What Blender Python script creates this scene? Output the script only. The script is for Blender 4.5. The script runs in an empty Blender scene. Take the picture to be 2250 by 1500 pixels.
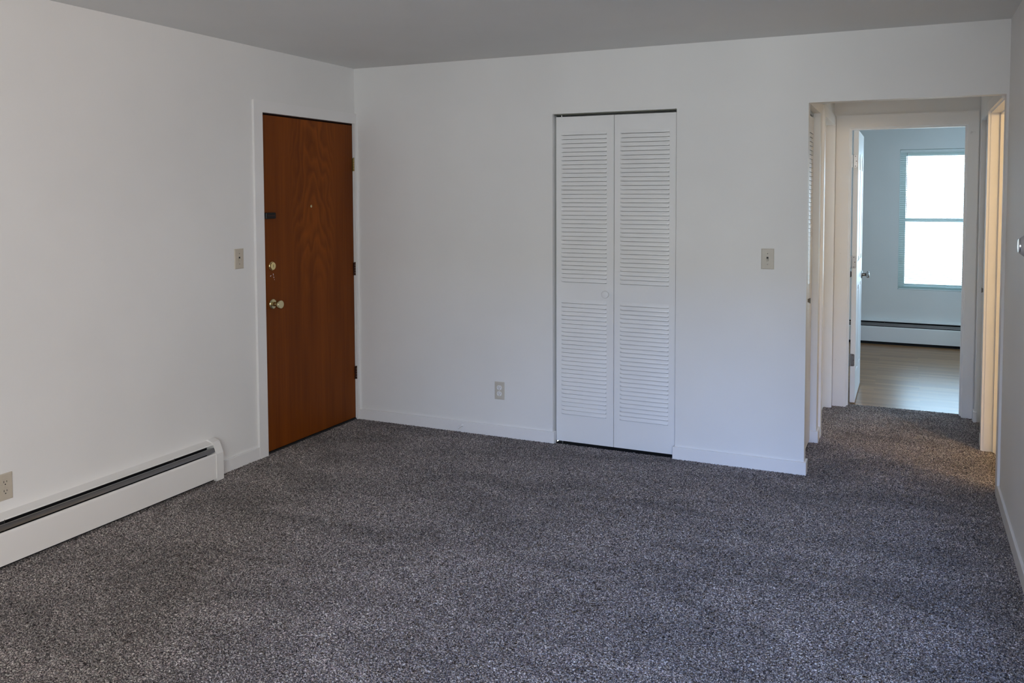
import bpy, bmesh, math, random
from mathutils import Matrix, Vector
random.seed(7)
scn = bpy.context.scene
col = scn.collection
PI = math.pi

# ------------------------------------------------------------------ camera, world, lights, exposure
def cam_setup():
    yaw, pitch, roll = 0.41921, -0.05009, -0.00248
    f_px, px, py = 1849.88, 47.05, -228.48
    cy, sy, cp, sp = math.cos(yaw), math.sin(yaw), math.cos(pitch), math.sin(pitch)
    f = Vector((-sy*cp, cy*cp, sp)); r = Vector((cy, sy, 0)); u = r.cross(f)
    cr, sr = math.cos(roll), math.sin(roll)
    r2 = r*cr + u*sr; u2 = -r*sr + u*cr
    cd = bpy.data.cameras.new('camera'); co = bpy.data.objects.new('camera', cd); col.objects.link(co)
    m = Matrix.Identity(4)
    for i in range(3):
        m[i][0] = r2[i]; m[i][1] = u2[i]; m[i][2] = -f[i]
    m[0][3], m[1][3], m[2][3] = 3.4955, -4.8235, 1.5538
    co.matrix_world = m
    cd.sensor_fit = 'HORIZONTAL'; cd.sensor_width = 36; cd.lens = f_px*36/2250
    cd.shift_x = -px/2250; cd.shift_y = py/2250
    cd.clip_start = 0.05; cd.clip_end = 200
    scn.camera = co
cam_setup()

vs = scn.view_settings
scn.display_settings.display_device = 'sRGB'
vs.view_transform = 'Standard'; vs.look = 'None'; vs.gamma = 1; vs.use_curve_mapping = False
vs.exposure = 0.0
cyc = scn.cycles
cyc.max_bounces = 14; cyc.diffuse_bounces = 8; cyc.glossy_bounces = 4
cyc.use_denoising = True
cyc.sample_clamp_indirect = 6.0
cyc.caustics_reflective = False; cyc.caustics_refractive = False

def world_setup():
    w = bpy.data.worlds.new('sky'); scn.world = w; w.use_nodes = True
    nt = w.node_tree; nt.nodes.clear()
    out = nt.nodes.new('ShaderNodeOutputWorld'); bg = nt.nodes.new('ShaderNodeBackground')
    tc = nt.nodes.new('ShaderNodeTexCoord'); sep = nt.nodes.new('ShaderNodeSeparateXYZ')
    ramp = nt.nodes.new('ShaderNodeValToRGB'); mp = nt.nodes.new('ShaderNodeMapRange')
    noi = nt.nodes.new('ShaderNodeTexNoise'); noi.inputs['Scale'].default_value = 9; noi.inputs['Detail'].default_value = 3
    mix = nt.nodes.new('ShaderNodeMix'); mix.data_type = 'RGBA'; mix.blend_type = 'MULTIPLY'
    nr = nt.nodes.new('ShaderNodeMapRange'); nr.inputs['From Min'].default_value = .4; nr.inputs['From Max'].default_value = .6
    nr.inputs['To Min'].default_value = .62; nr.inputs['To Max'].default_value = 1.05
    L = nt.links.new
    L(tc.outputs['Generated'], sep.inputs[0]); L(sep.outputs['Z'], mp.inputs['Value'])
    mp.inputs['From Min'].default_value = -1; mp.inputs['From Max'].default_value = 1
    L(mp.outputs[0], ramp.inputs[0])
    e = ramp.color_ramp.elements
    e[0].position = 0.30; e[0].color = (.22, .24, .22, 1)
    e[1].position = 0.62; e[1].color = (.48, .72, 1.0, 1)
    a = ramp.color_ramp.elements.new(0.44); a.color = (.42, .50, .54, 1)
    a = ramp.color_ramp.elements.new(0.515); a.color = (.58, .77, 1.0, 1)
    L(tc.outputs['Generated'], noi.inputs['Vector']); L(noi.outputs['Fac'], nr.inputs['Value'])
    mix.inputs['Factor'].default_value = 1
    L(ramp.outputs['Color'], mix.inputs[6]); L(nr.outputs[0], mix.inputs[7])
    dm = nt.nodes.new('ShaderNodeMapRange'); dm.inputs['From Min'].default_value = -.1; dm.inputs['From Max'].default_value = .5
    dm.inputs['To Min'].default_value = .8; dm.inputs['To Max'].default_value = 6.0; L(sep.outputs['Y'], dm.inputs['Value'])
    st = nt.nodes.new('ShaderNodeMath'); st.operation = 'MULTIPLY'; st.inputs[1].default_value = 2.2; L(dm.outputs[0], st.inputs[0])
    L(mix.outputs[2], bg.inputs['Color']); L(st.outputs[0], bg.inputs['Strength'])
    L(bg.outputs[0], out.inputs['Surface'])
world_setup()

def area_light(name, loc, rot, sx, sy, power, color, portal=False):
    ld = bpy.data.lights.new(name, 'AREA'); ld.shape = 'RECTANGLE'; ld.size = sx; ld.size_y = sy
    ld.energy = power; ld.color = color
    o = bpy.data.objects.new(name, ld); col.objects.link(o); o.location = loc; o.rotation_euler = rot
    if portal: ld.cycles.is_portal = True
    return o
def R_(x, y, z): return (math.radians(x), math.radians(y), math.radians(z))
LP = dict(rear=(124, (.93, .98, .97)), side=(84, (1, .75, .58)), sky=(1050, (.15, .38, 1)), bed=(16, (.42, .74, 1)), lamp=(50, (1.0, .67, .32)))
def lp(k): return dict(power=LP[k][0], color=LP[k][1])
# daylight through the large living-room window behind the camera
area_light('living_window_daylight', (4.20, -6.95, 1.70), R_(78, 0, 6), 2.2, 1.5, **lp('rear'))
# warmer daylight through the window at the far right end of the room behind the camera
area_light('side_window_daylight', (7.08, -5.1, 1.55), R_(82, 0, 90), 2.2, 1.3, **lp('side'))
# blue area light added outside the rear window for the lower wall's sky tint
area_light('added_sky_light', (4.2, -11.2, 3.55), R_(76, 0, 8), 1.8, 1.4, **lp('sky'))
# bedroom windows
area_light('bedroom_window_portal', (3.905, 4.86, 1.29), R_(-90, 0, 0), .95, 1.44, 1, (1, 1, 1), True)
area_light('bedroom_side_daylight', (5.45, 3.4, 1.6), R_(80, 0, 90), 1.3, 1.3, **lp('bed'))

# ------------------------------------------------------------------ materials
def new_mat(name):
    m = bpy.data.materials.new(name); m.use_nodes = True
    nt = m.node_tree; b = nt.nodes['Principled BSDF']
    return m, nt, b
def srgb(r, g, b):
    def c(x):
        x /= 255
        return x/12.92 if x <= .04045 else ((x+.055)/1.055)**2.4
    return (c(r), c(g), c(b), 1)
def paint(name, color, rough=.6, bump=.08, bscale=220, spots=None):
    m, nt, b = new_mat(name); L = nt.links.new
    b.inputs['Roughness'].default_value = rough
    tc = nt.nodes.new('ShaderNodeTexCoord')
    n1 = nt.nodes.new('ShaderNodeTexNoise'); n1.inputs['Scale'].default_value = 1.3; n1.inputs['Detail'].default_value = 3
    L(tc.outputs['Object'], n1.inputs['Vector'])
    mr = nt.nodes.new('ShaderNodeMapRange'); mr.inputs['From Min'].default_value = .3; mr.inputs['From Max'].default_value = .7
    mr.inputs['To Min'].default_value = .97; mr.inputs['To Max'].default_value = 1.03
    L(n1.outputs['Fac'], mr.inputs['Value'])
    mx = nt.nodes.new('ShaderNodeMix'); mx.data_type = 'RGBA'; mx.blend_type = 'MULTIPLY'; mx.inputs['Factor'].default_value = 1
    mx.inputs[6].default_value = color; L(mr.outputs[0], mx.inputs[7])
    src = mx.outputs[2]
    if spots:
        n3 = nt.nodes.new('ShaderNodeTexNoise'); n3.inputs['Scale'].default_value = spots[0]; n3.inputs['Detail'].default_value = 5
        L(tc.outputs['Object'], n3.inputs['Vector'])
        rp = nt.nodes.new('ShaderNodeMapRange'); rp.inputs['From Min'].default_value = spots[1]; rp.inputs['From Max'].default_value = spots[1]+.06
        rp.clamp = True
        L(n3.outputs['Fac'], rp.inputs['Value'])
        m2 = nt.nodes.new('ShaderNodeMix'); m2.data_type = 'RGBA'; L(rp.outputs[0], m2.inputs['Factor'])
        L(src, m2.inputs[6]); m2.inputs[7].default_value = spots[2]; src = m2.outputs[2]
    L(src, b.inputs['Base Color'])
    if bump:
        n2 = nt.nodes.new('ShaderNodeTexNoise'); n2.inputs['Scale'].default_value = bscale; n2.inputs['Detail'].default_value = 2
        L(tc.outputs['Object'], n2.inputs['Vector'])
        bp = nt.nodes.new('ShaderNodeBump'); bp.inputs['Strength'].default_value = bump; bp.inputs['Distance'].default_value = .002
        L(n2.outputs['Fac'], bp.inputs['Height']); L(bp.outputs[0], b.inputs['Normal'])
    return m
def plain(name, color, rough=.5, metal=0.0):
    m, nt, b = new_mat(name); L = nt.links.new
    b.inputs['Roughness'].default_value = rough; b.inputs['Metallic'].default_value = metal
    tc = nt.nodes.new('ShaderNodeTexCoord'); n1 = nt.nodes.new('ShaderNodeTexNoise')
    n1.inputs['Scale'].default_value = 35; n1.inputs['Detail'].default_value = 2
    L(tc.outputs['Object'], n1.inputs['Vector'])
    mr = nt.nodes.new('ShaderNodeMapRange'); mr.inputs['To Min'].default_value = .95; mr.inputs['To Max'].default_value = 1.05
    L(n1.outputs['Fac'], mr.inputs['Value'])
    mx = nt.nodes.new('ShaderNodeMix'); mx.data_type = 'RGBA'; mx.blend_type = 'MULTIPLY'; mx.inputs['Factor'].default_value = 1
    mx.inputs[6].default_value = color; L(mr.outputs[0], mx.inputs[7]); L(mx.outputs[2], b.inputs['Base Color'])
    return m

M = {}
M['wall'] = paint('wall_paint', (.78, .775, .765, 1), .55, .12, 260)
M['ceiling'] = paint('ceiling_paint', (.75, .755, .74, 1), .9, .3, 150)
M['trim'] = paint('trim_paint', (.80, .79, .785, 1), .35, .04, 90)
M['trim_worn'] = paint('worn_trim_paint', (.80, .79, .78, 1), .4, .06, 90, spots=(7, .70, (.42, .40, .38, 1)))
M['door_white'] = paint('door_enamel', (.80, .80, .80, 1), .38, .03, 60)
M['heater'] = paint('heater_enamel', (.78, .765, .75, 1), .4, .03, 60, spots=(4, .74, (.62, .52, .42, 1)))
M['ivory'] = plain('ivory_plastic', (.53, .475, .39, 1), .4)
M['ivory_light'] = plain('pale_plastic', (.56, .525, .46, 1), .4)
M['white_plastic'] = plain('white_plastic', (.80, .80, .80, 1), .35)
M['slot'] = plain('socket_black', (.015, .013, .012, 1), .6)
M['brass'] = plain('polished_brass', (.88, .72, .36, 1), .2, 1)
M['brass_dull'] = plain('dull_brass', (.68, .60, .36, 1), .24, 1)
M['bronze'] = plain('bronze', (.06, .025, .018, 1), .4, .6)
M['black_metal'] = plain('black_metal', (.012, .011, .011, 1), .35, .5)
M['nickel'] = plain('satin_nickel', (.30, .27, .25, 1), .25, 1)
M['aged_brass'] = plain('aged_brass', (.22, .16, .07, 1), .35, .9)
M['steel'] = plain('brushed_steel', (.55, .55, .55, 1), .3, 1)
M['damper'] = plain('damper_metal', (.20, .19, .19, 1), .28, .85)
M['dark'] = plain('black_and_cavity_shade', (.01, .01, .012, 1), .9)  # black of the threshold; elsewhere colours in closet and heater shade
M['track'] = plain('painted_track', (.20, .21, .17, 1), .35, .5)
M['fin'] = plain('aluminium_fin', (.10, .10, .10, 1), .5, .8)
M['vinyl'] = plain('vinyl_frame', (.78, .82, .82, 1), .4)
M['chrome'] = plain('chrome_ring', (.75, .77, .80, 1), .12, 1)
M['grey_plastic'] = plain('grey_plastic', (.50, .50, .53, 1), .35)

M['bulb'] = plain('lit_bulb', (.9, .8, .6, 1), .4)
M['bulb'].node_tree.nodes['Principled BSDF'].inputs['Emission Color'].default_value = (1, .67, .32, 1)
M['bulb'].node_tree.nodes['Principled BSDF'].inputs['Emission Strength'].default_value = 8
def slat_mat():
    m, nt, b = new_mat('blind_slat'); L = nt.links.new
    b.inputs['Base Color'].default_value = (.90, .93, .91, 1); b.inputs['Roughness'].default_value = .45
    tr = nt.nodes.new('ShaderNodeBsdfTranslucent'); tr.inputs['Color'].default_value = (.7, .8, .78, 1)
    mx = nt.nodes.new('ShaderNodeMixShader'); mx.inputs[0].default_value = .6
    L(b.outputs[0], mx.inputs[1]); L(tr.outputs[0], mx.inputs[2])
    L(mx.outputs[0], nt.nodes['Material Output'].inputs['Surface'])
    return m
M['slat'] = slat_mat()

def glass_mat():
    m, nt, b = new_mat('window_glass'); L = nt.links.new
    g = nt.nodes.new('ShaderNodeBsdfGlossy'); g.inputs['Roughness'].default_value = .02
    t = nt.nodes.new('ShaderNodeBsdfTransparent'); t.inputs['Color'].default_value = (.95, .98, .97, 1)
    f = nt.nodes.new('ShaderNodeFresnel'); f.inputs['IOR'].default_value = 1.45
    mx = nt.nodes.new('ShaderNodeMixShader'); L(f.outputs[0], mx.inputs[0]); L(t.outputs[0], mx.inputs[1]); L(g.outputs[0], mx.inputs[2])
    L(mx.outputs[0], nt.nodes['Material Output'].inputs['Surface'])
    return m
M['glass'] = glass_mat()

def carpet_mat():
    m, nt, b = new_mat('speckled_carpet'); L = nt.links.new
    b.inputs['Roughness'].default_value = .95; b.inputs['Specular IOR Level'].default_value = .12
    b.inputs['Sheen Weight'].default_value = .15; b.inputs['Sheen Roughness'].default_value = .6
    tc = nt.nodes.new('ShaderNodeTexCoord')
    # warp so the yarn tips look twisted
    wn = nt.nodes.new('ShaderNodeTexNoise'); wn.inputs['Scale'].default_value = 70; wn.inputs['Detail'].default_value = 1
    L(tc.outputs['Object'], wn.inputs['Vector'])
    vs1 = nt.nodes.new('ShaderNodeVectorMath'); vs1.operation = 'SCALE'; vs1.inputs['Scale'].default_value = .014
    L(wn.outputs['Color'], vs1.inputs[0])
    va = nt.nodes.new('ShaderNodeVectorMath'); va.operation = 'ADD'; L(tc.outputs['Object'], va.inputs[0]); L(vs1.outputs[0], va.inputs[1])
    fine = nt.nodes.new('ShaderNodeTexNoise'); fine.inputs['Scale'].default_value = 190; fine.inputs['Detail'].default_value = 2.5; fine.inputs['Roughness'].default_value = .55
    L(va.outputs[0], fine.inputs['Vector'])
    ramp = nt.nodes.new('ShaderNodeValToRGB'); e = ramp.color_ramp.elements
    e[0].position = .36; e[0].color = (.026, .020, .023, 1)
    e[1].position = .62; e[1].color = (.75, .69, .655, 1)
    a = e.new(.46); a.color = (.138, .116, .118, 1)
    a = e.new(.55); a.color = (.352, .322, .315, 1)
    L(fine.outputs['Fac'], ramp.inputs[0])
    # random tuft tint: mauve / grey
    vor = nt.nodes.new('ShaderNodeTexVoronoi'); vor.inputs['Scale'].default_value = 110
    L(va.outputs[0], vor.inputs['Vector'])
    tint = nt.nodes.new('ShaderNodeValToRGB'); te = tint.color_ramp.elements
    te[0].position = 0; te[0].color = (.92, .84, .86, 1); te[1].position = 1; te[1].color = (1.05, 1.08, 1.04, 1)
    sp = nt.nodes.new('ShaderNodeSeparateColor'); L(vor.outputs['Color'], sp.inputs[0]); L(sp.outputs[0], tint.inputs[0])
    m1 = nt.nodes.new('ShaderNodeMix'); m1.data_type = 'RGBA'; m1.blend_type = 'MULTIPLY'; m1.inputs['Factor'].default_value = 1
    L(ramp.outputs[0], m1.inputs[6]); L(tint.outputs[0], m1.inputs[7])
    # brushed patches where the pile lies differently (vacuum and foot marks)
    big = nt.nodes.new('ShaderNodeTexNoise'); big.inputs['Scale'].default_value = 1.6; big.inputs['Detail'].default_value = 3; big.inputs['Distortion'].default_value = .8
    mp = nt.nodes.new('ShaderNodeMapping'); mp.inputs['Rotation'].default_value = (0, 0, .5); mp.inputs['Scale'].default_value = (1.0, 2.2, 1)
    L(tc.outputs['Object'], mp.inputs[0]); L(mp.outputs[0], big.inputs['Vector'])
    br = nt.nodes.new('ShaderNodeMapRange'); br.inputs['From Min'].default_value = .38; br.inputs['From Max'].default_value = .62
    br.inputs['To Min'].default_value = .80; br.inputs['To Max'].default_value = 1.16; L(big.outputs['Fac'], br.inputs['Value'])
    m2 = nt.nodes.new('ShaderNodeMix'); m2.data_type = 'RGBA'; m2.blend_type = 'MULTIPLY'; m2.inputs['Factor'].default_value = 1
    L(m1.outputs[2], m2.inputs[6]); L(br.outputs[0], m2.inputs[7])
    L(m2.outputs[2], b.inputs['Base Color'])
    bp = nt.nodes.new('ShaderNodeBump'); bp.inputs['Strength'].default_value = .8; bp.inputs['Distance'].default_value = .006
    L(fine.outputs['Fac'], bp.inputs['Height']); L(bp.outputs[0], b.inputs['Normal'])
    return m
M['carpet'] = carpet_mat()

def wood_door_mat():
    m, nt, b = new_mat('birch_veneer_door'); L = nt.links.new
    b.inputs['Roughness'].default_value = .5; b.inputs['Specular IOR Level'].default_value = .15
    tc = nt.nodes.new('ShaderNodeTexCoord')
    def noise(scale, detail, sc, rough=.5, dist=0):
        mp = nt.nodes.new('ShaderNodeMapping'); mp.inputs['Scale'].default_value = sc
        L(tc.outputs['Object'], mp.inputs[0])
        n = nt.nodes.new('ShaderNodeTexNoise'); n.inputs['Scale'].default_value = scale; n.inputs['Detail'].default_value = detail
        n.inputs['Roughness'].default_value = rough; n.inputs['Distortion'].default_value = dist
        L(mp.outputs[0], n.inputs['Vector']); return n
    def math_(op, a, b_=None, v=None):
        n = nt.nodes.new('ShaderNodeMath'); n.operation = op
        L(a, n.inputs[0])
        if b_ is not None: L(b_, n.inputs[1])
        if v is not None: n.inputs[1].default_value = v
        return n.outputs[0]
    sep = nt.nodes.new('ShaderNodeSeparateXYZ'); L(tc.outputs['Object'], sep.inputs[0])
    warp = noise(1.0, 2, (1, 7, 2.2), .5, .2)
    # nested flame figure, apex up, around the middle of the veneer sheet
    dy = math_('ADD', sep.outputs['Y'], v=.45)
    dy2 = math_('MULTIPLY', math_('MULTIPLY', dy, dy), v=14.0)
    w1 = math_('MULTIPLY', warp.outputs['Fac'], v=.95)
    fl_ = math_('ADD', math_('ADD', sep.outputs['Z'], dy2), w1)
    fr = math_('FRACT', math_('MULTIPLY', fl_, v=5.5))
    rp = nt.nodes.new('ShaderNodeValToRGB'); e = rp.color_ramp.elements
    e[0].position = 0; e[0].color = (.25, .25, .25, 1); e[1].position = 1; e[1].color = (.25, .25, .25, 1)
    a = e.new(.12); a.color = (0, 0, 0, 1)
    a = e.new(.75); a.color = (1, 1, 1, 1)
    L(fr, rp.inputs[0])
    mz = nt.nodes.new('ShaderNodeMapRange'); mz.interpolation_type = 'SMOOTHSTEP'
    mz.inputs['From Min'].default_value = .75; mz.inputs['From Max'].default_value = 1.35; L(sep.outputs['Z'], mz.inputs['Value'])
    my = nt.nodes.new('ShaderNodeMapRange'); my.interpolation_type = 'SMOOTHSTEP'
    my.inputs['From Min'].default_value = .075; my.inputs['From Max'].default_value = .0; L(math_('MULTIPLY', dy, dy), my.inputs['Value'])
    mask = math_('MULTIPLY', mz.outputs[0], my.outputs[0])
    rr = math_('MULTIPLY', math_('MULTIPLY', rp.outputs[0], mask), v=.22)
    streak = noise(1.0, 4, (1, 85, 1.6), .6)
    streak2 = noise(1.0, 3, (1, 9, .8), .5)
    s = math_('MULTIPLY', streak.outputs['Fac'], v=.30)
    s2 = math_('MULTIPLY', streak2.outputs['Fac'], v=.50)
    tot = math_('ADD', math_('ADD', s, s2), rr)
    cr = nt.nodes.new('ShaderNodeValToRGB'); e = cr.color_ramp.elements
    e[0].position = .22; e[0].color = (.105, .023, .0015, 1)
    e[1].position = .72; e[1].color = (.270, .068, .0055, 1)
    L(tot, cr.inputs[0]); L(cr.outputs[0], b.inputs['Base Color'])
    return m
M['wood_door'] = wood_door_mat()

def hardwood_mat():
    m, nt, b = new_mat('oak_strip_floor'); L = nt.links.new
    b.inputs['Roughness'].default_value = .24; b.inputs['Specular IOR Level'].default_value = .55
    tc = nt.nodes.new('ShaderNodeTexCoord')
    br = nt.nodes.new('ShaderNodeTexBrick'); br.inputs['Scale'].default_value = 1
    br.inputs['Brick Width'].default_value = .9; br.inputs['Row Height'].default_value = .057
    br.inputs['Mortar Size'].default_value = .0007; br.inputs['Color1'].default_value = (.27, .135, .058, 1)
    br.inputs['Color2'].default_value = (.39, .21, .10, 1); br.inputs['Mortar'].default_value = (.25, .14, .075, 1)
    br.offset = .37
    L(tc.outputs['Object'], br.inputs['Vector'])
    mp = nt.nodes.new('ShaderNodeMapping'); mp.inputs['Scale'].default_value = (3.0, 120, 1); L(tc.outputs['Object'], mp.inputs[0])
    n = nt.nodes.new('ShaderNodeTexNoise'); n.inputs['Scale'].default_value = 1; n.inputs['Detail'].default_value = 4; L(mp.outputs[0], n.inputs['Vector'])
    mr = nt.nodes.new('ShaderNodeMapRange'); mr.inputs['From Min'].default_value = .3; mr.inputs['From Max'].default_value = .7
    mr.inputs['To Min'].default_value = .62; mr.inputs['To Max'].default_value = 1.3; L(n.outputs['Fac'], mr.inputs['Value'])
    mx = nt.nodes.new('ShaderNodeMix'); mx.data_type = 'RGBA'; mx.blend_type = 'MULTIPLY'; mx.inputs['Factor'].default_value = 1
    L(br.outputs['Color'], mx.inputs[6]); L(mr.outputs[0], mx.inputs[7]); L(mx.outputs[2], b.inputs['Base Color'])
    r2 = nt.nodes.new('ShaderNodeMapRange'); r2.inputs['To Min'].default_value = .25; r2.inputs['To Max'].default_value = .38
    L(n.outputs['Fac'], r2.inputs['Value']); L(r2.outputs[0], b.inputs['Roughness'])
    return m
M['hardwood'] = hardwood_mat()

# ------------------------------------------------------------------ mesh helpers
class MB:
    def __init__(s): s.bm = bmesh.new()
    def box(s, x0, x1, y0, y1, z0, z1, bev=0.0, seg=1):
        g = bmesh.ops.create_cube(s.bm, size=1.0); vs_ = g['verts']
        bmesh.ops.scale(s.bm, vec=(abs(x1-x0), abs(y1-y0), abs(z1-z0)), verts=vs_)
        bmesh.ops.translate(s.bm, vec=((x0+x1)/2, (y0+y1)/2, (z0+z1)/2), verts=vs_)
        if bev:
            es = list({e for v in vs_ for e in v.link_edges})
            bmesh.ops.bevel(s.bm, geom=es, offset=bev, segments=seg, profile=.5, affect='EDGES')
        return s
    def prism(s, pts, axis, a0, a1):
        """pts: 2-D outline in the other two axes (order x,y,z with `axis` left out), extruded a0..a1."""
        def mk(p, a):
            l = list(p); l.insert(axis, a); return l
        A = [s.bm.verts.new(mk(p, a0)) for p in pts]; B = [s.bm.verts.new(mk(p, a1)) for p in pts]
        s.bm.faces.new(A); s.bm.faces.new(B[::-1]); n = len(pts)
        for i in range(n): s.bm.faces.new((A[i], B[i], B[(i+1) % n], A[(i+1) % n]))
        return s
    def lathe(s, prof, origin, axis, seg=28):
        """prof: list of (distance along axis, radius)."""
        ax = Vector(axis).normalized(); t = Vector((0, 0, 1)) if abs(ax.z) < .9 else Vector((1, 0, 0))
        u = ax.cross(t).normalized(); v = ax.cross(u); o = Vector(origin); rings = []
        for d, r in prof:
            if r < 1e-6: rings.append([s.bm.verts.new(o+ax*d)])
            else: rings.append([s.bm.verts.new(o+ax*d+(u*math.cos(2*PI*k/seg)+v*math.sin(2*PI*k/seg))*r) for k in range(seg)])
        for a, b in zip(rings, rings[1:]):
            for k in range(seg):
                k2 = (k+1) % seg
                if len(a) == 1 and len(b) == 1: continue
                if len(a) == 1: s.bm.faces.new((a[0], b[k], b[k2]))
                elif len(b) == 1: s.bm.faces.new((a[k], b[0], a[k2]))
                else: s.bm.faces.new((a[k], b[k], b[k2], a[k2]))
        return s
    def tube(s, pts, r, seg=8):
        pts = [Vector(p) for p in pts]; rings = []
        for i, p in enumerate(pts):
            d = (pts[min(i+1, len(pts)-1)]-pts[max(i-1, 0)]).normalized()
            t = Vector((0, 0, 1)) if abs(d.z) < .9 else Vector((1, 0, 0))
            u = d.cross(t).normalized(); v = d.cross(u)
            rings.append([s.bm.verts.new(p+(u*math.cos(2*PI*k/seg)+v*math.sin(2*PI*k/seg))*r) for k in range(seg)])
        for a, b in zip(rings, rings[1:]):
            for k in range(seg): s.bm.faces.new((a[k], b[k], b[(k+1) % seg], a[(k+1) % seg]))
        s.bm.faces.new(rings[0][::-1]); s.bm.faces.new(rings[-1])
        return s
    def xform(s, m):
        bmesh.ops.transform(s.bm, matrix=m, verts=s.bm.verts); return s
    def build(s, name, mat, parent=None, smooth=False, matrix=None):
        if matrix is not None: s.xform(matrix)
        bmesh.ops.recalc_face_normals(s.bm, faces=s.bm.faces)
        me = bpy.data.meshes.new(name); s.bm.to_mesh(me); s.bm.free()
        me.materials.append(mat)
        if smooth:
            for p in me.polygons: p.use_smooth = True
            try: me.set_sharp_from_angle(angle=math.radians(38))
            except Exception: pass
        o = bpy.data.objects.new(name, me); col.objects.link(o)
        if parent is not None:
            o.parent = parent
            o.matrix_parent_inverse = parent.matrix_world.inverted()
        return o
def tag(o, label=None, cat=None, group=None, kind=None):
    if label: o['label'] = label
    if cat: o['category'] = cat
    if group: o['group'] = group
    if kind: o['kind'] = kind
    return o
def empty(name, loc=(0, 0, 0)):
    o = bpy.data.objects.new(name, None); col.objects.link(o); o.empty_display_size = .05
    o.location = loc; o.matrix_world = Matrix.Translation(loc)
    return o
def struct(o, label=None, cat=None): return tag(o, label, cat, None, 'structure')

# ------------------------------------------------------------------ dimensions
H = 2.422; W = 3.944
DY0, DY1, DH = -.922, -.022, 2.046        # entry door opening in the left wall
BX0, BX1, BH = 1.476, 2.2575, 2.053       # bifold opening in the back wall
HX0, HX1, HH = 2.989, 3.932, 2.053        # hall opening in the back wall
BT = .075                                 # back wall thickness
HR = 3.934                                # hall right wall plane
HE = 1.70                                 # hall end wall plane
EX0, EX1, EH = 3.100, 3.854, 2.030        # bedroom door opening
BY = 4.70                                 # bedroom far wall
REAR = -6.85
RW, RY = 7.0, -3.2                        # the room widens to the right behind the camera

# ------------------------------------------------------------------ setting: floors, ceiling, walls
def pile_grid(bm_me, rects, step, wave, amp, seed):
    """Tufted carpet surface: jittered height field joined to the flat base mesh."""
    import numpy as np
    rng = np.random.default_rng(seed)
    V, F, off = [], [], 0
    base_v = np.array([v.co[:] for v in bm_me.vertices], dtype=np.float64).reshape(-1, 3)
    base_f = [list(p.vertices) for p in bm_me.polygons]
    off = len(base_v); V.append(base_v)
    def field(ny, nx, w, spread=.45):
        n = rng.standard_normal((ny, nx))
        fy = np.fft.fftfreq(ny, d=step)[:, None]; fx = np.fft.rfftfreq(nx, d=step)[None, :]
        f = np.sqrt(fy*fy+fx*fx); g = np.exp(-((f-1/w)/(spread/w))**2)
        o = np.fft.irfft2(np.fft.rfft2(n)*g, s=(ny, nx)); return o/o.std()
    quads = []
    for (x0, x1, y0, y1) in rects:
        nx = int(round((x1-x0)/step))+1; ny = int(round((y1-y0)/step))+1
        X, Y = np.meshgrid(np.linspace(x0, x1, nx), np.linspace(y0, y1, ny))
        h = np.tanh(field(ny, nx, wave)*.75); h2 = field(ny, nx, wave*.5)
        Z = amp*(h*.8+h2*.22)-amp*.75
        jx = field(ny, nx, wave*1.3)*step*.55; jy = field(ny, nx, wave*1.3)*step*.55
        edge = np.ones((ny, nx)); edge[0] = edge[-1] = 0; edge[:, 0] = edge[:, -1] = 0
        X = X+jx*edge; Y = Y+jy*edge
        V.append(np.stack([X.ravel(), Y.ravel(), Z.ravel()], 1))
        idx = np.arange(nx*ny).reshape(ny, nx)+off
        quads.append(np.stack([idx[:-1, :-1].ravel(), idx[:-1, 1:].ravel(), idx[1:, 1:].ravel(), idx[1:, :-1].ravel()], 1))
        off += nx*ny
    V = np.concatenate(V); Q = np.concatenate(quads)
    bl = [i for f in base_f for i in f]; bs = [len(f) for f in base_f]
    loops = np.concatenate([np.array(bl, dtype=np.int32), Q.ravel().astype(np.int32)])
    sizes = np.concatenate([np.array(bs), np.full(len(Q), 4)]); starts = np.concatenate([[0], np.cumsum(sizes)[:-1]]).astype(np.int32)
    me = bpy.data.meshes.new('floor')
    me.vertices.add(len(V)); me.vertices.foreach_set('co', V.astype(np.float32).ravel())
    me.loops.add(len(loops)); me.loops.foreach_set('vertex_index', loops)
    me.polygons.add(len(sizes)); me.polygons.foreach_set('loop_start', starts)
    me.update(calc_edges=True)
    me.polygons.foreach_set('use_smooth', np.ones(len(sizes), dtype=bool))
    return me
GY = -4.3
b = MB(); b.box(0, W, REAR, GY, -.05, -.003); b.box(W, RW, REAR, RY, -.05, -.003); b.box(0, W, GY, 0, -.05, -.014); b.box(HX0, HX1, 0, BT, -.05, -.014); b.box(HX0-.04, HR+.02, BT, HE, -.05, -.014)
b.box(EX0, EX1, HE, 1.785, -.05, -.014); b.box(HR+.02, 4.04, .10, .90, -.05, -.014)
fl = b.build('floor', M['carpet'])
me = pile_grid(fl.data, [(0, W, GY, .004), (HX0-.04, HR+.06, .004, HE), (EX0, EX1, HE, 1.789)], .0040, .0105, .0044, 11)
me.materials.append(M['carpet']); fl.data = me
struct(fl, 'speckled dark grey wall to wall carpet of the living room and hall', 'carpet')
b = MB(); b.box(1.2, 5.45, 1.787, BY, -.06, -.012)
struct(b.build('floor', M['hardwood']), 'shiny brown wood strip floor of the bedroom beyond the hall', 'floor')
b = MB(); b.box(4.04, 6.2, -1.6, 2.0, -.06, 0)
struct(b.build('floor', M['trim']), 'pale floor of the warmly lit side room', 'floor')
b = MB(); b.box(BX0, BX1, 0, .8, -.06, -.014); b.box(2.2, HX0, BT, .78, -.061, -.014)  # closet floor near black: the shade under the doors is in its colour
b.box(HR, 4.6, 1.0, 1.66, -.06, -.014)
struct(b.build('floor', M['dark']), 'closet floor coloured near black for the shade behind the louvred doors', 'floor')
b = MB(); b.box(-.15, 7.15, REAR-.1, 5.0, H, H+.12)
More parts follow.
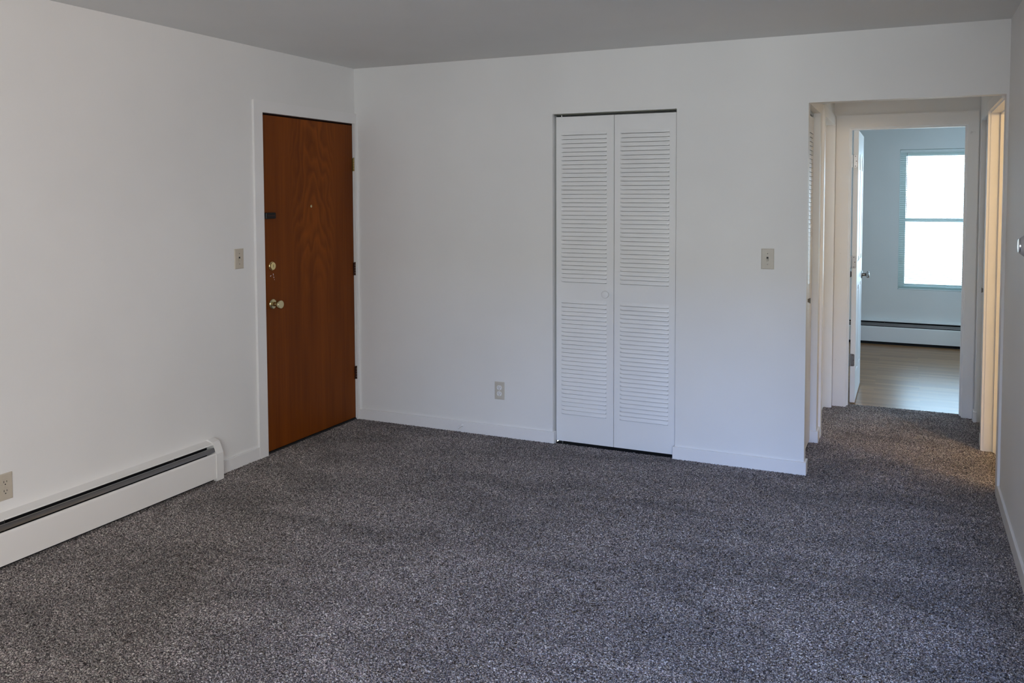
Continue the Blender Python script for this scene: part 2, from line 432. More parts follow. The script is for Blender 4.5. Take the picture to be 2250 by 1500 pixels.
struct(b.build('ceiling', M['ceiling']), 'flat grey white painted ceiling', 'ceiling')

# left wall with entry door opening
b = MB()
b.box(-.12, 0, REAR, DY0, -.05, H); b.box(-.12, 0, DY0, DY1, DH, H); b.box(-.12, 0, DY1, BT, -.05, H)
struct(b.build('wall_left', M['wall']), 'long white left wall with the brown entry door', 'wall')
# back wall
b = MB()
b.box(0, BX0, 0, BT, -.05, H); b.box(BX0, BX1, 0, BT, BH, H)
b.box(BX1, HX0, 0, BT, -.05, H, ); b.box(HX0, HX1, 0, BT, HH, H); b.box(HX1, 4.04, 0, BT, -.05, H)
struct(b.build('wall_back', M['wall']), 'white back wall with the bifold closet and hall opening', 'wall')
# right wall of the living room; behind the camera the room widens to the right

b = MB(); b.box(W, W+.1, RY, 0, -.05, H)
struct(b.build('wall_right', M['wall']), 'white right wall seen edge on with the round thermostat', 'wall')
b = MB()
b.box(W+.1, RW+.1, RY, RY+.1, -.05, H)
b.box(RW, RW+.1, REAR, -6.25, -.05, H); b.box(RW, RW+.1, -3.95, RY, -.05, H); b.box(RW, RW+.1, -6.25, -3.95, 2.2, H); b.box(RW, RW+.1, -6.25, -3.95, -.05, .9)
struct(b.build('wall_right', M['wall']), 'walls of the room part behind the viewer on the right', 'wall')
WA, WB_ = 3.05, 5.60
b = MB()
b.box(0, WA, REAR-.1, REAR, -.05, H); b.box(WB_, RW+.1, REAR-.1, REAR, -.05, H)
b.box(WA, WB_, REAR-.1, REAR, 2.20, H); b.box(WA, WB_, REAR-.1, REAR, -.05, .55)
struct(b.build('wall_front', M['wall']), 'white wall behind the viewer holding the large window', 'wall')
# hall left wall: bifold closet, strip, door
HLc0, HLc1 = BT, .672
HLd0, HLd1 = .86, 1.62
b = MB()
b.box(HX0-.10, HX0, HLc0, HLc1, 2.055, H); b.box(HX0-.10, HX0, HLc1, HLd0, -.05, H)
b.box(HX0-.10, HX0, HLd0, HLd1, 2.05, H); b.box(HX0-.10, HX0, HLd1, HE, -.05, H)
struct(b.build('wall_hall_left', M['wall']), 'left wall of the short hall', 'wall')
# hall right wall: bathroom door, strip, bifold closet
b = MB()
b.box(HR, 4.04, BT, .10, -.05, H); b.box(HR, 4.04, .10, .90, 2.05, H); b.box(HR, 4.04, .90, 1.035, -.05, H)
b.box(HR, 4.04, 1.035, 1.60, 2.05, H); b.box(HR, 4.04, 1.60, HE, -.05, H)
struct(b.build('wall_hall_right', M['wall']), 'right wall of the short hall with the warmly lit doorway', 'wall')
# hall end wall / bedroom near wall
b = MB()
b.box(1.2, EX0-.015, HE, 1.81, -.06, H); b.box(EX1+.015, 5.45, HE, 1.81, -.06, H); b.box(EX0-.015, EX1+.015, HE, 1.81, EH+.015, H)
struct(b.build('wall_hall_end', M['wall']), 'end wall of the hall around the open bedroom door', 'wall')
# bedroom walls
WX0, WX1, WZ0, WZ1 = 3.405, 4.405, .566, 2.015
b = MB()
b.box(1.2, WX0, BY, BY+.14, -.06, H); b.box(WX1, 5.45, BY, BY+.14, -.06, H)
b.box(WX0, WX1, BY, BY+.14, WZ1, H); b.box(WX0, WX1, BY, BY+.14, -.06, WZ0)
struct(b.build('wall_bedroom_back', M['wall']), 'bedroom wall around the bright window with blinds', 'wall')
b = MB(); b.box(HX0-.16, HX0-.11, HLc1+.19, HE, -.05, H); b.box(1.1, 1.2, HE, BY+.14, -.06, H)  # first box: unseen backing added behind the hall door to stop light leaking
struct(b.build('wall_bedroom_left', M['wall']), 'bedroom left wall, plus unseen light-blocking panel behind the hall door', 'wall')
b = MB()
b.box(5.35, 5.45, 1.81, 2.7, -.06, H); b.box(5.35, 5.45, 4.1, BY, -.06, H)
b.box(5.35, 5.45, 2.7, 4.1, -.06, .8); b.box(5.35, 5.45, 2.7, 4.1, 2.2, H)
struct(b.build('wall_bedroom_right', M['wall']), 'bedroom right wall', 'wall')
# side room (bathroom) shell
b = MB()
b.box(6.1, 6.2, -1.6, 1.7, -.05, H); b.box(W+.1, 6.2, -1.7, -1.6, -.05, H); b.box(4.6, 6.2, 1.60, 1.70, -.05, H); b.box(4.6, 4.7, .98, 1.7, -.05, H); b.box(4.04, 4.6, .91, .98, -.05, H)
struct(b.build('wall_side_room', M['wall']), 'pale walls of the warmly lit side room', 'wall')
# closet interiors
b = MB()
b.box(1.3, 1.38, BT, .8, -.05, H); b.box(2.36, 2.42, BT, .8, -.05, H); b.box(1.3, HX0-.10, .8, .86, -.05, H); b.box(HX0-.75, HX0-.70, BT, .8, -.05, H)
b.box(4.7, 4.75, 1.0, 1.7, -.05, H)
struct(b.build('wall_closet', M['wall']), 'inner closet walls behind the louvred doors', 'wall')

# ------------------------------------------------------------------ baseboards
BB, BTk = .0695, .012
def baseboard(name, boxes, label):
    m = MB()
    for bx in boxes: m.box(*bx, -.012, BB, .0018)
    return struct(m.build(name, M['trim']), label, 'baseboard')
baseboard('baseboard_left', [(0, BTk, -1.31, DY0-.073)], 'white baseboard between heater and entry door casing')
baseboard('baseboard_left', [(0, BTk, REAR, -4.6)], 'white baseboard of the left wall behind the viewer')
baseboard('baseboard_back', [(.0165, BX0+BTk, -BTk, .0), (BX0, BX0+BTk, 0, .028)], 'white baseboard from the entry door to the bifold closet')
baseboard('baseboard_back', [(BX1-BTk, HX0+BTk, -BTk, 0), (BX1-BTk, BX1, 0, .028), (HX0, HX0+BTk, 0, BT)], 'white baseboard between bifold closet and hall opening')
baseboard('baseboard_right', [(W-BTk, W, RY, 0)], 'white baseboard along the right wall')
baseboard('baseboard_hall_left', [(HX0-.045, HX0+BTk, HLc1-.012, HLc1), (HX0, HX0+BTk, HLc1, .79)], 'short white baseboard on the wall strip in the hall')
baseboard('baseboard_hall_right', [(HR-BTk, HR, 1.60, HE-.014), (HR-BTk, HR+.012, 1.588, 1.60), (HR-BTk, HR, .957, 1.035), ], 'short white baseboard pieces beside the hall closet')

# ------------------------------------------------------------------ entry door (door_1)
d = empty('door_1', (0, (DY0+DY1)/2, 0)); struct(d, 'reddish brown wood veneer entry door with brass knob and deadbolt', 'door')
slab = MB().box(-.042, -.004, DY0+.006, DY1-.005, .012, DH-.012, .0012).build('door_slab', M['wood_door'], d)
slab['kind'] = 'structure'
# jamb lining (dark rebate seen as a thin line) and threshold
m = MB(); m.box(-.12, -.006, DY0, DY0+.004, 0, DH); m.box(-.12, -.006, DY1-.003, DY1, 0, DH); m.box(-.12, -.006, DY0, DY1, DH-.004, DH)
m.box(-.12, -.044, DY0, DY0+.02, 0, DH); m.box(-.12, -.044, DY1-.02, DY1, 0, DH); m.box(-.12, -.044, DY0, DY1, DH-.03, DH); m.box(-.12, -.046, DY0, DY1, 0, DH)  # last box: unseen block added behind the slab to keep light out
struct(m.build('jamb_and_light_block', M['bronze'], d))
m = MB(); m.box(-.12, 0, DY0, DY1, -.05, .006)
struct(m.build('threshold', M['dark'], d))
# deadbolt
dbo = MB().lathe([(0, .0275), (.004, .0275), (.007, .0255), (.008, .0235), (.0125, .0225), (.0135, .0205), (.0135, 0)], (-.004, -.846, 1.132), (1, 0, 0)).build('deadbolt', M['brass'], d, True)
MB().box(.0092, .0100, -.8475, -.8445, 1.124, 1.141).build('keyhole', M['slot'], dbo)
# knob with rose
ro = MB().lathe([(0, .031), (.004, .031), (.008, .028), (.010, .022), (.012, .014), (.028, .012)], (-.004, -.844, .902), (1, 0, 0)).build('door_knob', M['brass_dull'], d, True)
MB().lathe([(.028, .012), (.033, .016), (.040, .0235), (.052, .0265), (.062, .0262), (.066, .0235), (.067, .018), (.067, 0)], (-.004, -.844, .902), (1, 0, 0)).build('knob_head', M['brass_dull'], ro, True)
# black guard latch
gl = MB().box(-.004, .010, -.902, -.815, 1.417, 1.454, .003).build('guard_latch', M['black_metal'], d)
MB().box(.009, .013, -.893, -.826, 1.4325, 1.4385, .001).build('latch_bar', M['bronze'], gl)
MB().lathe([(0, .0085), (.003, .0085), (.004, .006), (.002, .005), (.002, 0)], (-.004, -.473, 1.487), (1, 0, 0), 16).build('peephole', M['brass_dull'], d, True)
for (sy_, sz_, w_, h_, an) in ((-.856, 1.073, .010, .004, .5), (-.833, 1.080, .003, .012, .2), (-.829, 1.062, .003, .009, .35), (-.824, 1.048, .002, .005, .4)):
    k = MB().box(-.0003, .0003, -w_/2, w_/2, -h_/2, h_/2)
    k.build('paint_chip', M['white_plastic'], d, matrix=Matrix.Translation((-.0038, sy_, sz_)) @ Matrix.Rotation(an, 4, 'X'))
for i, (z0, mt) in enumerate(((1.722, 'aged_brass'), (1.004, 'bronze'), (.281, 'bronze'))):
    h = MB(); h.box(-.006, .001, DY1-.012, DY1-.003, z0, z0+.088)
    for k in range(5): h.lathe([(0, .0055), (.0168, .0055)], (.004, DY1+.001, z0+.0005+k*.0176), (0, 0, 1), 12)
    h.lathe([(0, .0068), (.004, .005)], (.004, DY1+.001, z0+.088), (0, 0, 1), 12)
    hh = h.build('hinge', M[mt], d, True)
    if i == 0: hh['label'] = 'brass hinge'
# casing (mitred look from three boards)
def casing_yz(name, x0, x1, ya, yb, ztop, wl, wr, wt, mat, label):
    m = MB()
    if wl > 0: m.prism([(ya-wl, -.012), (ya, -.012), (ya, ztop), (ya-wl, ztop+wt)], 0, x0, x1)
    if wr > .04: m.prism([(yb, -.012), (yb+wr, -.012), (yb+wr, ztop+wt), (yb, ztop)], 0, x0, x1)
    else: m.prism([(yb, -.012), (yb+wr, -.012), (yb+wr, ztop), (yb, ztop)], 0, x0, x1)
    m.prism([(ya, ztop), (yb if wr > .04 else yb+wr, ztop), (yb+wr, ztop+wt), (ya-wl, ztop+wt)], 0, x0, x1)
    return struct(m.build(name, mat), label, 'door trim')
casing_yz('trim_1', 0, .015, DY0, DY1+.001, 2.046, .072, .0205, .068, M['trim'], 'white board casing around the entry door')

# ------------------------------------------------------------------ louvred bifold doors
def louvre_panel(x0, x1, z0, z1, sx0, sx1, mat_):
    """Stamped panel in local space: face at y=0 looking towards -Y."""
    zu0, nu, zl0, nl, pit = 1.013, 36, .180, 28, .02594
    m = MB(); T = .024
    m.box(x0, sx0, 0, T, z0, z1); m.box(sx1, x1, 0, T, z0, z1)
    m.box(sx0, sx1, 0, T, z0, zl0, .0); m.box(sx0, sx1, 0, T, zl0+nl*pit, zu0); m.box(sx0, sx1, 0, T, zu0+nu*pit, z1)
    bm = m.bm
    for base, n in ((zl0, nl), (zu0, nu)):
        for i in range(n):
            zb = base+i*pit; zt = zb+pit; g = .0024
            xs = (sx0, sx0+.020, sx1-.006, sx1)
            prof = ((zt, .0), (zb+pit*.55, -.0012), (zb+g+.004, -.0030), (zb+g, -.0036), (zb+g+.0004, -.0024), (zb+g+.004, -.0016))
            rows = []
            for j, x in enumerate(xs):
                k = 0 if j in (0, 3) else 1
                rows.append([bm.verts.new((x, yy*k, zz if k else zt-(zt-zb)*q/5.0)) for q, (zz, yy) in enumerate(prof)])
            for a, c in zip(rows, rows[1:]):
                for q in range(len(prof)-1): bm.faces.new((a[q], c[q], c[q+1], a[q+1]))
    return m
def round_knob(r, l):
    return [(0, r*.45), (l*.35, r*.42), (l*.45, r*.6), (l*.6, r*.95), (l*.75, r), (l*.9, r*.85), (l, r*.5), (l*1.01, 0)]

# bifold in the back wall
YF = .034
d2 = empty('door_2', ((BX0+BX1)/2, YF, 0)); struct(d2, 'white two leaf louvred bifold closet door in the back wall', 'bifold door')
mt = Matrix.Translation((0, YF, 0))
p1 = louvre_panel(1.487, 1.8645, .008, 2.036, 1.521, 1.819, None).build('door_panel', M['door_white'], d2, True, mt)
p2 = louvre_panel(1.868, 2.2475, .008, 2.036, 1.905, 2.208, None).build('door_panel', M['door_white'], d2, True, mt)
kn = MB().lathe([(0, .013), (.010, .012), (.014, .018), (.020, .0225), (.027, .023), (.031, .020), (.033, .012), (.0335, 0)], (1.818, YF, .949), (0, -1, 0)).build('knob', M['white_plastic'], p1, True)
MB().box(BX0+.004, BX1-.002, .020, .050, 2.0475, 2.0525, .001).build('track', M['track'], d2)
MB().lathe([(0, .004), (.03, .004)], (1.52, YF+.012, 2.020), (0, 0, 1), 10).build('pivot', M['steel'], p1, True)
MB().lathe([(0, .005), (.02, .005)], (1.525, YF+.012, -.012), (0, 0, 1), 10).build('pivot', M['steel'], p1, True)

# bifold in the hall's left wall (front face looks towards +X)
XF = HX0-.038
d3 = empty('door_3', (XF, .37, 0)); struct(d3, 'white louvred bifold closet door just inside the hall on the left', 'bifold door')
mt = Matrix.Translation((XF, HLc0+.004, 0)) @ Matrix.Rotation(PI/2, 4, 'Z')
wp = (HLc1-HLc0-.016)/2
q1 = louvre_panel(0, wp, .014, 2.022, .045, wp-.045, None).build('door_panel', M['door_white'], d3, True, mt)
q2 = louvre_panel(wp+.004, 2*wp+.004, .014, 2.022, wp+.049, 2*wp-.041, None).build('door_panel', M['door_white'], d3, True, mt)
MB().lathe([(0, .011), (.012, .010), (.024, .016), (.027, .016), (.028, 0)], (XF, HLc0+wp-.022, .930), (1, 0, 0), 20).build('knob', M['nickel'], q1, True)
MB().box(XF-.034, XF-.002, HLc0+.002, HLc1-.002, 2.036, 2.0545, .001).build('track', M['steel'], d3)
MB().box(XF-.02, XF+.026, HLc0+.002, HLc0+.05, .0, .010, .001).build('floor_bracket', M['steel'], d3)
# bifold in the hall's right wall (front face looks towards -X)
XG = HR+.030
d4 = empty('door_4', (XG, 1.32, 0)); struct(d4, 'white louvred bifold closet door at the far right of the hall', 'bifold door')
mt = Matrix.Translation((XG, 1.596, 0)) @ Matrix.Rotation(-PI/2, 4, 'Z')
wp = (1.60-1.035-.012)/2
r1 = louvre_panel(0, wp, .014, 2.018, .04, wp-.04, None).build('door_panel', M['door_white'], d4, True, mt)
r2 = louvre_panel(wp+.004, 2*wp+.004, .014, 2.018, wp+.044, 2*wp-.036, None).build('door_panel', M['door_white'], d4, True, mt)
MB().lathe([(0, .011), (.012, .010), (.024, .016), (.027, .016), (.028, 0)], (XG, 1.596-wp+.02, .930), (-1, 0, 0), 20).build('knob', M['nickel'], r1, True)
MB().box(XG+.002, XG+.034, 1.037, 1.598, 2.034, 2.0495, .001).build('track', M['steel'], d4)

# door in hall left wall (closed) with casing
d5 = empty('door_5', (HX0-.07, 1.24, 0)); struct(d5, 'closed white door hidden in the left hall wall', 'door')
struct(MB().box(HX0-.095, HX0-.06, HLd0, HLd1, .01, 2.04, .001).build('door_slab', M['door_white'], d5))
struct(MB().box(HX0-.058, HX0-.046, HLd0, HLd1, 2.038, 2.05).box(HX0-.058, HX0-.046, HLd1-.012, HLd1, 0, 2.038).box(HX0-.058, HX0-.046, HLd0, HLd0+.012, 0, 2.038).build('door_stop', M['trim'], d5))
casing_yz('trim_2', HX0, HX0+.015, HLd0, HLd1, 2.05, .068, .066, .068, M['trim_worn'], 'white casing around the door in the left hall wall')

# warmly lit doorway in the hall right wall: lining, stop, casing
m = MB()
m.box(HR, 4.04, .885, .90, -.012, 2.05); m.box(HR, 4.04, .10, .115, 0, 2.05, .001); m.box(HR, 4.04, .115, .885, 2.035, 2.05)
m.box(HR+.05, HR+.085, .873, .885, -.012, 2.023); m.box(HR+.05, HR+.085, .115, .885, 2.023, 2.035, .001)
struct(m.build('trim_3', M['trim']), 'painted wood lining and stop of the warmly lit side doorway', 'door trim')
casing_yz('trim_4', HR-.0145, HR, .112, .888, 2.045, 0, .066, .060, M['trim'], 'white casing of the warmly lit side doorway')

# bedroom doorway: lining, stop, casing
m = MB()
m.box(EX0-.015, EX0, HE, 1.812, -.012, EH+.015); m.box(EX1, EX1+.015, HE, 1.812, -.012, EH+.015); m.box(EX0, EX1, HE, 1.812, EH, EH+.015)
m.box(EX0, EX0+.010, 1.73, 1.765, 0, EH-.01); m.box(EX1-.010, EX1, 1.73, 1.765, 0, EH-.01); m.box(EX0, EX1, 1.73, 1.765, EH-.01, EH)
struct(m.build('trim_5', M['trim']), 'painted wood lining of the bedroom doorway', 'door trim')
m = MB(); c0, c1 = HE-.015, HE; wl = .090; wr = .067
m.prism([(EX0-.004-wl, -.012), (EX0-.004, -.012), (EX0-.004, EH+.004), (EX0-.004-wl, EH+.004+wl)], 1, c0, c1)
m.prism([(EX1+.004, -.012), (EX1+.004+wr, -.012), (EX1+.004+wr, EH+.004+wl), (EX1+.004, EH+.004)], 1, c0, c1)
m.prism([(EX0-.004, EH+.004), (EX1+.004, EH+.004), (EX1+.004+wr, EH+.004+wl), (EX0-.004-wl, EH+.004+wl)], 1, c0, c1)
struct(m.build('trim_6', M['trim_worn']), 'scuffed white board casing around the bedroom doorway', 'door trim')

# bedroom door leaf, open at a right angle
LX0, LX1, LY0, LY1 = 3.118, 3.153, 1.812, 2.552
d6 = empty('door_6', (LX0, LY0, 0)); struct(d6, 'white panelled bedroom door standing open at a right angle', 'door')
m = MB(); m.box(LX0+.006, LX1-.006, LY0, LY1, .006, 2.022)
for xa, xb in ((LX1-.006, LX1), (LX0, LX0+.006)):
    m.box(xa, xb, LY0, LY0+.10, .006, 2.022, .0008); m.box(xa, xb, LY1-.10, LY1, .006, 2.022, .0008)
    m.box(xa, xb, LY0+.32, LY0+.42, .22, .86); m.box(xa, xb, LY0+.32, LY0+.42, 1.05, 2.022)
    m.box(xa, xb, LY0+.1, LY1-.1, .006, .22, .0008); m.box(xa, xb, LY0+.1, LY1-.1, .86, 1.05, .0008)
    for ya in (LY0+.10, LY0+.42):                      # arched top rail above each upper panel
        w_ = .22; n = 14
        arch = [(ya+w_*k/n, 1.76+.10*math.sin(PI*k/n)) for k in range(n+1)]
        m.prism(arch+[(ya+w_, 2.022), (ya, 2.022)], 0, xa, xb)
    for ya in (LY0+.10, LY0+.42):                      # raised fields
        m.box(xa+.0005, xb-.0015, ya+.03, ya+.19, .25, .83, .002)
        m.box(xa+.0005, xb-.0015, ya+.03, ya+.19, 1.08, 1.74, .002)
struct(m.build('door_slab', M['door_white'], d6))
for z0 in (1.752, 1.008, .278):
    h = MB()
    # rounded leaf on the door edge, knuckle at the corner
    n = 6; pts = [(LX0+.002, z0)]; rr = .009
    for k in range(n+1): a = -PI/2+k*PI/2/n; pts.append((LX0+.029-rr+rr*math.cos(a), z0+rr+rr*math.sin(a)))
    for k in range(n+1): a = k*PI/2/n; pts.append((LX0+.029-rr+rr*math.cos(a), z0+.092-rr+rr*math.sin(a)))
    pts.append((LX0+.002, z0+.092)); h.prism(pts, 1, LY0-.0022, LY0)
    h.box(LX0-.012, LX0-.002, LY0-.012, LY0+.002, z0, z0+.092, .001)
    hh = h.build('hinge', M['nickel'], d6)
    s_ = MB()
    for (sx_, sz_) in ((.014, .010), (.021, .046), (.014, .082)): s_.lathe([(0, .0032), (.0008, .003), (.0008, 0)], (LX0+sx_, LY0-.0022, z0+sz_), (0, -1, 0), 10)
    s_.build('screw', M['bronze'], hh)
kprof = [(0, .031), (.005, .031), (.009, .026), (.011, .013), (.030, .011), (.036, .020), (.046, .026), (.056, .026), (.062, .020), (.063, 0)]
MB().lathe(kprof, (LX1, LY1-.065, .905), (1, 0, 0)).build('door_knob', M['nickel'], d6, True)
MB().lathe(kprof, (LX0, LY1-.065, .905), (-1, 0, 0)).build('door_knob', M['nickel'], d6, True)

# ------------------------------------------------------------------ bedroom window and blinds
w = empty('window_1', ((WX0+WX1)/2, BY+.09, WZ0)); struct(w, 'white double hung bedroom window blown out by daylight', 'window')
f = MB(); y0, y1 = BY+.085, BY+.135
f.box(WX0, WX0+.062, y0, y1, WZ0, WZ1, .002); f.box(WX1-.062, WX1, y0, y1, WZ0, WZ1, .002)
f.box(WX0+.062, WX1-.062, y0, y1, WZ0, WZ0+.055, .002); f.box(WX0+.062, WX1-.062, y0, y1, WZ1-.062, WZ1, .002)
struct(f.build('window_frame', M['vinyl'], w))
struct(MB().box(WX0+.062, WX1-.062, y0+.004, y1-.01, 1.268, 1.306, .002).build('meeting_rail', M['vinyl'], w))
struct(MB().box(WX0+.06, WX1-.06, y0+.030, y0+.034, 1.30, WZ1-.06).build('glass_pane', M['glass'], w))
struct(MB().box(WX0+.06, WX1-.06, y0+.014, y0+.018, WZ0+.05, 1.27).build('glass_pane', M['glass'], w))
bl = empty('window_blinds', (WX0+.5, BY+.03, WZ1)); tag(bl, 'white slatted mini blinds lowered in the bright bedroom window', 'window blinds')
bx0, bx1, byc = WX0+.006, WX1-.006, BY+.022
MB().box(bx0, bx1, byc-.016, byc+.016, WZ1-.030, WZ1-.004, .002).build('headrail', M['vinyl'], bl)
m = MB(); pitch = .0222; zt = WZ1-.045; n = int((zt-(WZ0+.045))/pitch)
for i in range(n+4):
    if i < n: zc = zt-i*pitch; tl = .14
    else: zc = WZ0+.040-(i-n)*.0075; tl = .02
    prof = [(-.0125, 0), (-.006, .0013), (0, .0017), (.006, .0013), (.0125, 0)]
    P1 = [(byc+y*math.cos(tl)-zz*math.sin(tl), zc+y*math.sin(tl)+zz) for y, zz in prof]
    P2 = [(y, z-.0003) for y, z in reversed(P1)]
    m.prism(P1+P2, 0, bx0, bx1)
sl = m.build('slats', M['slat'], bl, True); sl['kind'] = 'stuff'
MB().box(bx0, bx1, byc-.011, byc+.011, WZ0+.002, WZ0+.012, .002).build('bottom_rail', M['vinyl'], bl)
for x in (bx0+.10, (bx0+bx1)/2, bx1-.10):
    MB().tube([(x, byc-.0135, WZ0+.01), (x, byc-.0135, WZ1-.02)], .0009, 6).build('ladder_cord', M['vinyl'], bl)
MB().tube([(bx0+.062, byc-.022, 1.32), (bx0+.062, byc-.022, 1.98)], .0035, 8).build('tilt_wand', M['grey_plastic'], bl)

# ------------------------------------------------------------------ baseboard heaters
def heater(name, length, zlift, hgt, label, mtx, cap_near=False, cap_far=True):
    """Local space: wall plane x=0, room towards +x, runs along +y from 0 to length."""
    root = empty(name, mtx.to_translation()); tag(root, label, 'heater')
    s = hgt/.214
    def P(pts): return [(x, z*s if z > .03 else z) for x, z in pts]
    def add(mb, nm, mat, sm=False): return mb.build(nm, mat, root, sm, mtx)
    add(MB().box(0.0005, .004, 0, length, .0, .208*s).box(.004, .05, .05, length-.05, .0, zlift*.98), 'back_panel_and_toe_shade', M['dark'])  # near black, run to the floor to paint the shaded gap under the heater
    add(MB().prism(P([(0, .214), (.048, .202), (.050, .196), (.0485, .1955), (.047, .200), (0, .2105)]), 1, 0, length), 'top_cover', M['heater'])
    add(MB().prism(P([(.0455, .1765), (.050, .1805), (.055, .1805), (.0590, .1765), (.0640, .1600), (.0625, .1595), (.0575, .1750), (.050, .1775)]), 1, 0, length), 'damper', M['damper'], True)
    add(MB().tube([(.0530, .052, .1815*s), (.0530, length-.052, .1815*s)], .0020, 8), 'damper_highlight_bead', M['steel'], True)  # bright bead added along the damper top to make its highlight line
    f_ = [(.0600, .150), (.0625, .1535), (.0660, .1530), (.0695, .149), (.0705, .140), (.0700, .030), (.0700, max(zlift, .014)), (.0675, max(zlift, .014)), (.0675, .145), (.062, .149)]
    add(MB().prism([(x, z*s if z > .03 else z) for x, z in f_], 1, 0, length), 'front_panel', M['heater'], True)
    el = MB(); el.tube([(.034, .0, .085*s), (.034, length, .085*s)], .011, 10)
    k = .01
    while k < length-.01:
        el.box(.010, .058, k, k+.0008, .055*s, .115*s); k += .012
    fo = add(el, 'heating_element', M['fin'])
    for yy in (length*.30, length*.62, length*.9): add(MB().box(.004, .05, yy, yy+.004, .15*s, .198*s), 'bracket', M['fin'])
    capprof = P([(0, .0), (0, .219), (.012, .221), (.045, .209), (.050, .203), (.0735, .148), (.0745, .140), (.0745, .0)])
    capprof = [(x, max(z, zlift*0)) for x, z in capprof]
    if cap_far: add(MB().prism(capprof, 1, length-.052, length-.002), 'end_cap', M['heater'])
    if cap_near: add(MB().prism(capprof, 1, 0.002, .052), 'end_cap', M['heater'])
    return root
heater('baseboard_heater', 3.2, .012, .214, 'white baseboard heater with dark slots along the left wall', Matrix.Translation((0, -1.345-3.2+.002, 0)), True, True)
heater('baseboard_heater', 2.6, .055, .262, 'white baseboard heater under the bedroom window', Matrix.Translation((4.9, BY, -.012)) @ Matrix.Rotation(PI/2, 4, 'Z') @ Matrix.Scale(-1, 4, (1, 0, 0)) if False else Matrix(((0, -1, 0, 4.9), (-1, 0, 0, BY), (0, 0, 1, -.012), (0, 0, 0, 1))), True, True)

# ------------------------------------------------------------------ switches, outlets, thermostat, door stop
def plate(name, mtx, kind, label, cat, mat, mat2, group=None):
    """Local space: plate in x-z plane centred on origin, facing -y."""
    root = empty(name, mtx.to_translation()); tag(root, label, cat, group)
    wv, hv = .035, .0575
    m = MB(); bm = m.bm; rings = []
    for (ix, yy) in ((0, 0), (0, -.0016), (.0016, -.0036), (.0050, -.0050)):
        rings.append([bm.verts.new((sx*(wv-ix), yy, sz*(hv-ix))) for sx, sz in ((-1, -1), (1, -1), (1, 1), (-1, 1))])
    for ra, rb in zip(rings, rings[1:]):
        for k in range(4): bm.faces.new((ra[k], ra[(k+1) % 4], rb[(k+1) % 4], rb[k]))
    bm.faces.new(rings[-1]); bm.faces.new(rings[0][::-1])
    m.build('cover_plate', mat, root, False, mtx)
    if kind == 'switch':
        MB().box(-.0052, .0052, -.0058, -.002, -.0120, .0120).build('switch_slot', M['slot'], root, False, mtx)
        MB().box(-.0044, .0044, -.016, -.003, -.011, .004, .001).build('toggle', mat2, root, False, mtx @ Matrix.Rotation(.25, 4, 'X'))
        for z in (-.030, .030): MB().lathe([(0, .0028), (.001, .0024), (.001, 0)], (0, -.0052, z), (0, -1, 0), 10).build('screw', M['nickel'], root, False, mtx)
    else:
        for z in (-.0195, .0195):
            n = 20; pts = []
            for k in range(n):
                a = 2*PI*k/n; pts.append((.0172*math.cos(a), z+max(-.0142, min(.0142, .0172*math.sin(a)))))
            r_ = MB().prism(pts, 1, -.0075, -.004).build('receptacle', mat2, root, False, mtx)
            MB().box(-.0075, -.0052, -.0079, -.0070, z-.0005, z+.0085).build('slot', M['slot'], r_, False, mtx)
            MB().box(.0052, .0075, -.0079, -.0070, z+.0005, z+.0075).build('slot', M['slot'], r_, False, mtx)
            MB().lathe([(0, .0027), (.0009, .0027), (.0009, 0)], (0, -.0070, z-.0075), (0, -1, 0), 10).build('ground_hole', M['slot'], r_, False, mtx)
        MB().lathe([(0, .0024), (.001, .002), (.001, 0)], (0, -.0052, 0), (0, -1, 0), 10).build('screw', mat2, root, False, mtx)
    return root
onleft = lambda y, z: Matrix.Translation((0, y, z)) @ Matrix.Rotation(PI/2, 4, 'Z')
onback = lambda x, z: Matrix.Translation((x, 0, z))
plate('light_switch', onleft(-1.121, 1.195), 'switch', 'ivory light switch left of the brown entry door', 'light switch', M['ivory'], M['ivory'])
plate('light_switch', onback(2.780, 1.195), 'switch', 'pale light switch on the back wall beside the hall opening', 'light switch', M['ivory_light'], M['ivory_light'])
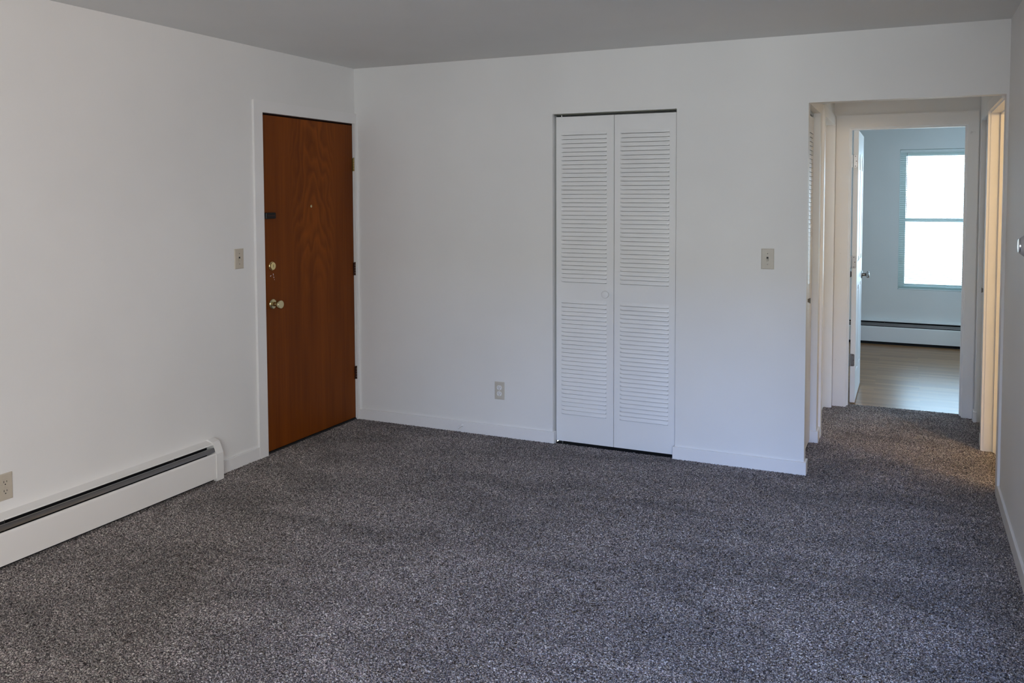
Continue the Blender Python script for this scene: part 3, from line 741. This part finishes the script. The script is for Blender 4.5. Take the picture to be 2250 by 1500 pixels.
plate('wall_outlet', onleft(-2.520, .320), 'outlet', 'ivory wall outlet above the heater at the left edge', 'outlet', M['ivory'], M['ivory'])
plate('wall_outlet', onback(1.105, .296), 'outlet', 'wall outlet with white sockets low on the back wall', 'outlet', M['ivory_light'], M['white_plastic'])
# thermostat on the right wall
ty, tz = -.93, 1.345
t = empty('thermostat', (W, ty, tz)); tag(t, 'round thermostat with a shiny front on the right wall', 'thermostat')
MB().lathe([(0, .047), (.010, .047), (.020, .044), (.030, .037), (.036, .031)], (W, ty, tz), (-1, 0, 0), 40).build('housing', M['grey_plastic'], t, True)
MB().lathe([(.034, .0295), (.040, .0290), (.042, .026), (.042, 0)], (W, ty, tz), (-1, 0, 0), 40).build('dial', M['chrome'], t, True)
# door stop
s = empty('door_stop', (.835, -BTk, .04)); tag(s, 'small white rigid door stop screwed to the back baseboard', 'door stop')
MB().lathe([(0, .009), (.003, .009), (.005, .006), (.028, .0045), (.046, .004)], (.835, -BTk, .042), (-.04, -1, -.08), 16).build('post', M['white_plastic'], s, True)
MB().lathe([(.044, .004), (.046, .007), (.055, .0072), (.058, .005), (.058, 0)], (.835, -BTk, .042), (-.04, -1, -.08), 16).build('rubber_tip', M['white_plastic'], s, True)

# ------------------------------------------------------------------ lamp of the side room
la = empty('wall_lamp', (4.9, -.52, 1.95)); tag(la, 'warm globe wall lamp inside the side room', 'lamp')
MB().box(4.83, 4.97, -1.598, -1.57, 1.95, 2.09, .004).build('mounting_plate', M['nickel'], la)
MB().tube([(4.9, -1.58, 1.93), (4.9, -.45, 1.93), (4.9, -.45, 1.955)], .008, 10).build('lamp_arm', M['nickel'], la)
MB().lathe([(0, .012), (.02, .02), (.045, .03), (.07, .022), (.08, 0)], (4.9, -.45, 1.955), (0, 0, 1), 16).build('bulb', M['bulb'], la, True)
ld = bpy.data.lights.new('side_room_bulb', 'POINT'); ld.energy, ld.color = LP['lamp']; ld.shadow_soft_size = .07
lo = bpy.data.objects.new('side_room_bulb', ld); col.objects.link(lo); lo.location = (4.9, -.45, 2.0)
